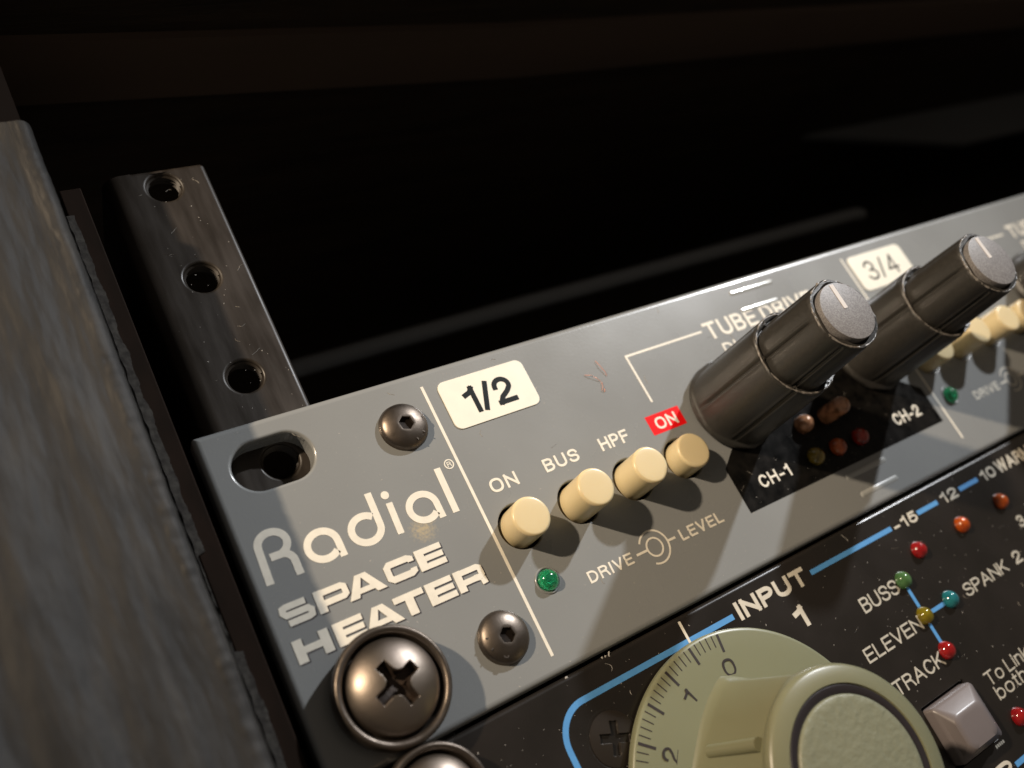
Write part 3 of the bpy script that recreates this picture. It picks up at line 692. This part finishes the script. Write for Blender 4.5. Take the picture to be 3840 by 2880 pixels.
# the scale dial
DC = (48.95, -67.3)
c3 = (DC[0], DC[1], 0)
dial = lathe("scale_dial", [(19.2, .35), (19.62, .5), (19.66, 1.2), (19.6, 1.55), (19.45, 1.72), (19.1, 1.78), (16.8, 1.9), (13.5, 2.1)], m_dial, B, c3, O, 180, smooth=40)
mk = {"scale_tick": []}
for i in range(0, 51):
    a = math.radians(80.6 + 2.925 * i); mj = i % 5 == 0
    if a > math.radians(250): break
    r0, r1 = (16.85, 19.2) if mj else (17.7, 19.25)
    w = .36 if mj else .13
    p = [(DC[0] + r * math.cos(a), DC[1] + r * math.sin(a)) for r in (r0, r1)]
    mk["scale_tick"].append((stroke(p, w), i))
_tick_cache = {}
for L, i in mk["scale_tick"]:
    # follow the gently coned dial face
    verts, faces = [], []
    for q in L:
        for x, y in q:
            r = math.hypot(x - DC[0], y - DC[1]); z = 1.9 - (r - 16.8) * .0522
            verts.append((x, y, z - .02))
        for x, y in q:
            r = math.hypot(x - DC[0], y - DC[1]); z = 1.9 - (r - 16.8) * .0522
            verts.append((x, y, z + .03))
    n = len(verts) // 2
    faces = [tuple(range(n)), tuple(range(2 * n - 1, n - 1, -1))] + [(i2, (i2 + 1) % n, n + (i2 + 1) % n, n + i2) for i2 in range(n)]
    mesh_obj("scale_tick", verts, faces, m_mark, dial, None, O)
for k, ch in enumerate("0123456"):
    a = math.radians(81.5 + 29.25 * k)
    if a > math.radians(250): break
    uc, vc = DC[0] + 14.9 * math.cos(a), DC[1] + 14.9 * math.sin(a); hw_ = {"0": .95, "1": .6}.get(ch, .85)
    lettering(ch, (uc - hw_, uc + hw_, vc + 1.12, vc - 1.12), m_mark, dial, O, 1.9, 2.07, bold=.125, rot=a - PI / 2, name="scale_number")
# hub: lobed grip with scooped flutes and one finger rib per flute
N = 4; ph = math.radians(134.0)
def hub_rad(r, w, t):
    f = (1 + math.cos(N * (t - ph))) / 2                        # 1 in the middle of a flute
    lv = min(1, max(0, (16.6 - w) / 1.6)) if w > 15 else 1.0
    f = (f ** .55) * lv
    return r - f * 2.35
prof = [(14.7, 1.9), (14.1, 2.15), (13.75, 2.7), (13.5, 3.3)] + [(13.4 - 1.6 * (i / 10), 3.8 + 11.4 * i / 10) for i in range(11)] + [(11.8, 15.8), (11.85, 16.4), (11.8, 17.2), (11.6, 17.75), (11.2, 18.05), (9.45, 18.2), (9.38, 18.0), (9.3, 17.6)]
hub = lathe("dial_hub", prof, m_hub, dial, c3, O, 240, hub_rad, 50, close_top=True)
for k in range(N):
    t = ph + 2 * PI * k / N; cc, ss = math.cos(t), math.sin(t)
    pts = []
    for i in range(9):
        q = i / 8; r = 10.95 - .95 * q; pts.append((DC[0] + cc * r, DC[1] + ss * r, 4.2 + 9.0 * q))
    tube("finger_rib", pts, .8, m_hub, dial, O, 14)
lathe("dark_ring", [(9.36, 17.5), (9.34, 18.0), (9.2, 18.12), (8.5, 18.12), (8.3, 18.0), (8.28, 17.5)], m_ring, dial, c3, O, 120, close_top=False, smooth=40)
def padj(r, w, t): return 0
pad = [(8.27, 17.4), (8.25, 18.1), (8.1, 18.3)] + [(8.0 * (1 - i / 12), 18.35 + .25 * (i / 12)) for i in range(12)] + [(.1, 18.6)]
lathe("textured_disc", pad, m_pad, dial, c3, O, 120, smooth=40)
# square switch
def frustum(name, rings, m, par):
    verts, faces = [], []
    for (u0, u1, v0, v1, r, w) in rings: verts += [(p[0], p[1], w) for p in rrect(u0, u1, v0, v1, r, 5)]
    n = len(verts) // len(rings)
    for j in range(len(rings) - 1):
        for i in range(n): faces.append((j * n + i, j * n + (i + 1) % n, (j + 1) * n + (i + 1) % n, (j + 1) * n + i))
    faces.append(tuple((len(rings) - 1) * n + i for i in range(n)))
    return mesh_obj(name, verts, faces, m, par, 35, O)
fs = frustum("square_switch", [(78.0, 87.3, -78.7, -70.65, .5, -2), (78.0, 87.3, -78.7, -70.65, .5, 1.0), (78.1, 87.2, -78.6, -70.75, .6, 1.35), (78.35, 86.9, -78.3, -71.0, .8, 1.6), (78.6, 85.2, -77.6, -72.4, 1.3, 3.1), (78.9, 84.9, -77.4, -72.7, 1.2, 3.3), (79.6, 84.2, -76.9, -73.3, 1.0, 3.32)], m_mauve, B)
box("switch_well", 77.5, 87.9, -79.4, -70.0, -4.4, -3.05, m_hole, fs, O, .1)
prism("small_print", [rrect(86.1 + .0 + i * .42, 86.4 + i * .42, -80.0, -79.6, .02, 1) for i in range(5)], F0 - .01, F0 + .03, m_ink2, B, O)

# ------------------------------------------------------------------ loose copper strands, dust
O = (57, -9, 0)
cs = thing("copper_strands", "wisp of fine copper strands on the grey panel right of the 1/2 label", "wire strands", O)
for pts in (((57.9, -6.5, .1), (58.1, -7.6, .25), (58.4, -8.6, .2), (58.4, -9.3, .08)), ((54.9, -8.1, .1), (55.8, -8.5, .3), (56.4, -9.1, .25), (56.95, -9.75, .08)), ((57.0, -9.9, .1), (56.8, -10.6, .2), (56.35, -11.2, .12), (56.7, -11.5, .1), (56.9, -11.0, .1))):
    tube("strand", pts, .035, m_copper, cs, O, 5)
def dust():
    verts, faces = [], []
    def chip(u, v, w, s):
        a = len(verts); t = random.random() * 6.28; l = s * random.choice((1, 1, 1.6, 2.6)); c, q = math.cos(t), math.sin(t); h = s * .5
        for x, y, z in ((-l, -s, 0), (l, -s * .7, 0), (l * .8, s, 0), (-l * .7, s * .8, 0), (0, 0, h)):
            verts.append((u + (x * c - y * q), v + (x * q + y * c), w + z))
        faces.extend([(a, a + 1, a + 4), (a + 1, a + 2, a + 4), (a + 2, a + 3, a + 4), (a + 3, a, a + 4), (a, a + 3, a + 2, a + 1)])
    def fibre(u, v, w, l):
        t = random.random() * 6.28; P = []; x, y = u, v
        for i in range(6):
            P.append((x, y)); x += math.cos(t) * l / 5; y += math.sin(t) * l / 5; t += random.uniform(-.7, .7)
        a = len(verts)
        for x, y in P: verts.extend([(x - .018, y, w), (x + .018, y + .018, w + .03), (x + .018, y - .018, w)])
        for i in range(5):
            for k in range(3): faces.append((a + i * 3 + k, a + i * 3 + (k + 1) % 3, a + i * 3 + 3 + (k + 1) % 3, a + i * 3 + 3 + k))
    for _ in range(620):
        chip(random.uniform(1, 175), random.uniform(-43, -.8), .0, random.choice((.025, .03, .035, .05)))
    for _ in range(520):
        chip(random.uniform(8, 125), random.uniform(-86, -44.9), F0, random.choice((.025, .03, .04, .055)))
    for _ in range(60): chip(random.uniform(69.5, 116), random.uniform(-36, -28), .02, random.choice((.03, .04)))
    for _ in range(55): chip(random.uniform(4, 16), random.uniform(0.5, 41), -3.05, random.choice((.03, .04, .055)))
    for _ in range(16): fibre(random.uniform(3, 110), random.uniform(-42, -1), .01, random.uniform(.6, 1.8))
    for _ in range(34): fibre(random.uniform(15, 120), random.uniform(-80, -45.5), F0 + .01, random.uniform(.5, 1.8))
    for _ in range(12): fibre(random.uniform(5, 16), random.uniform(1, 40), -3.04, random.uniform(.6, 1.8))
    for u, v in ((36.4, -44.2), (36.9, -44.25), (37.5, -44.2), (30.7, -44.3)): chip(u, v, F0 - .05, .14)
    o = mesh_obj("dust", verts, faces, m_dust, None); o["kind"] = "stuff"
    o["label"] = "pale dust specks and lint scattered over the panels"; o["category"] = "dust"
dust()
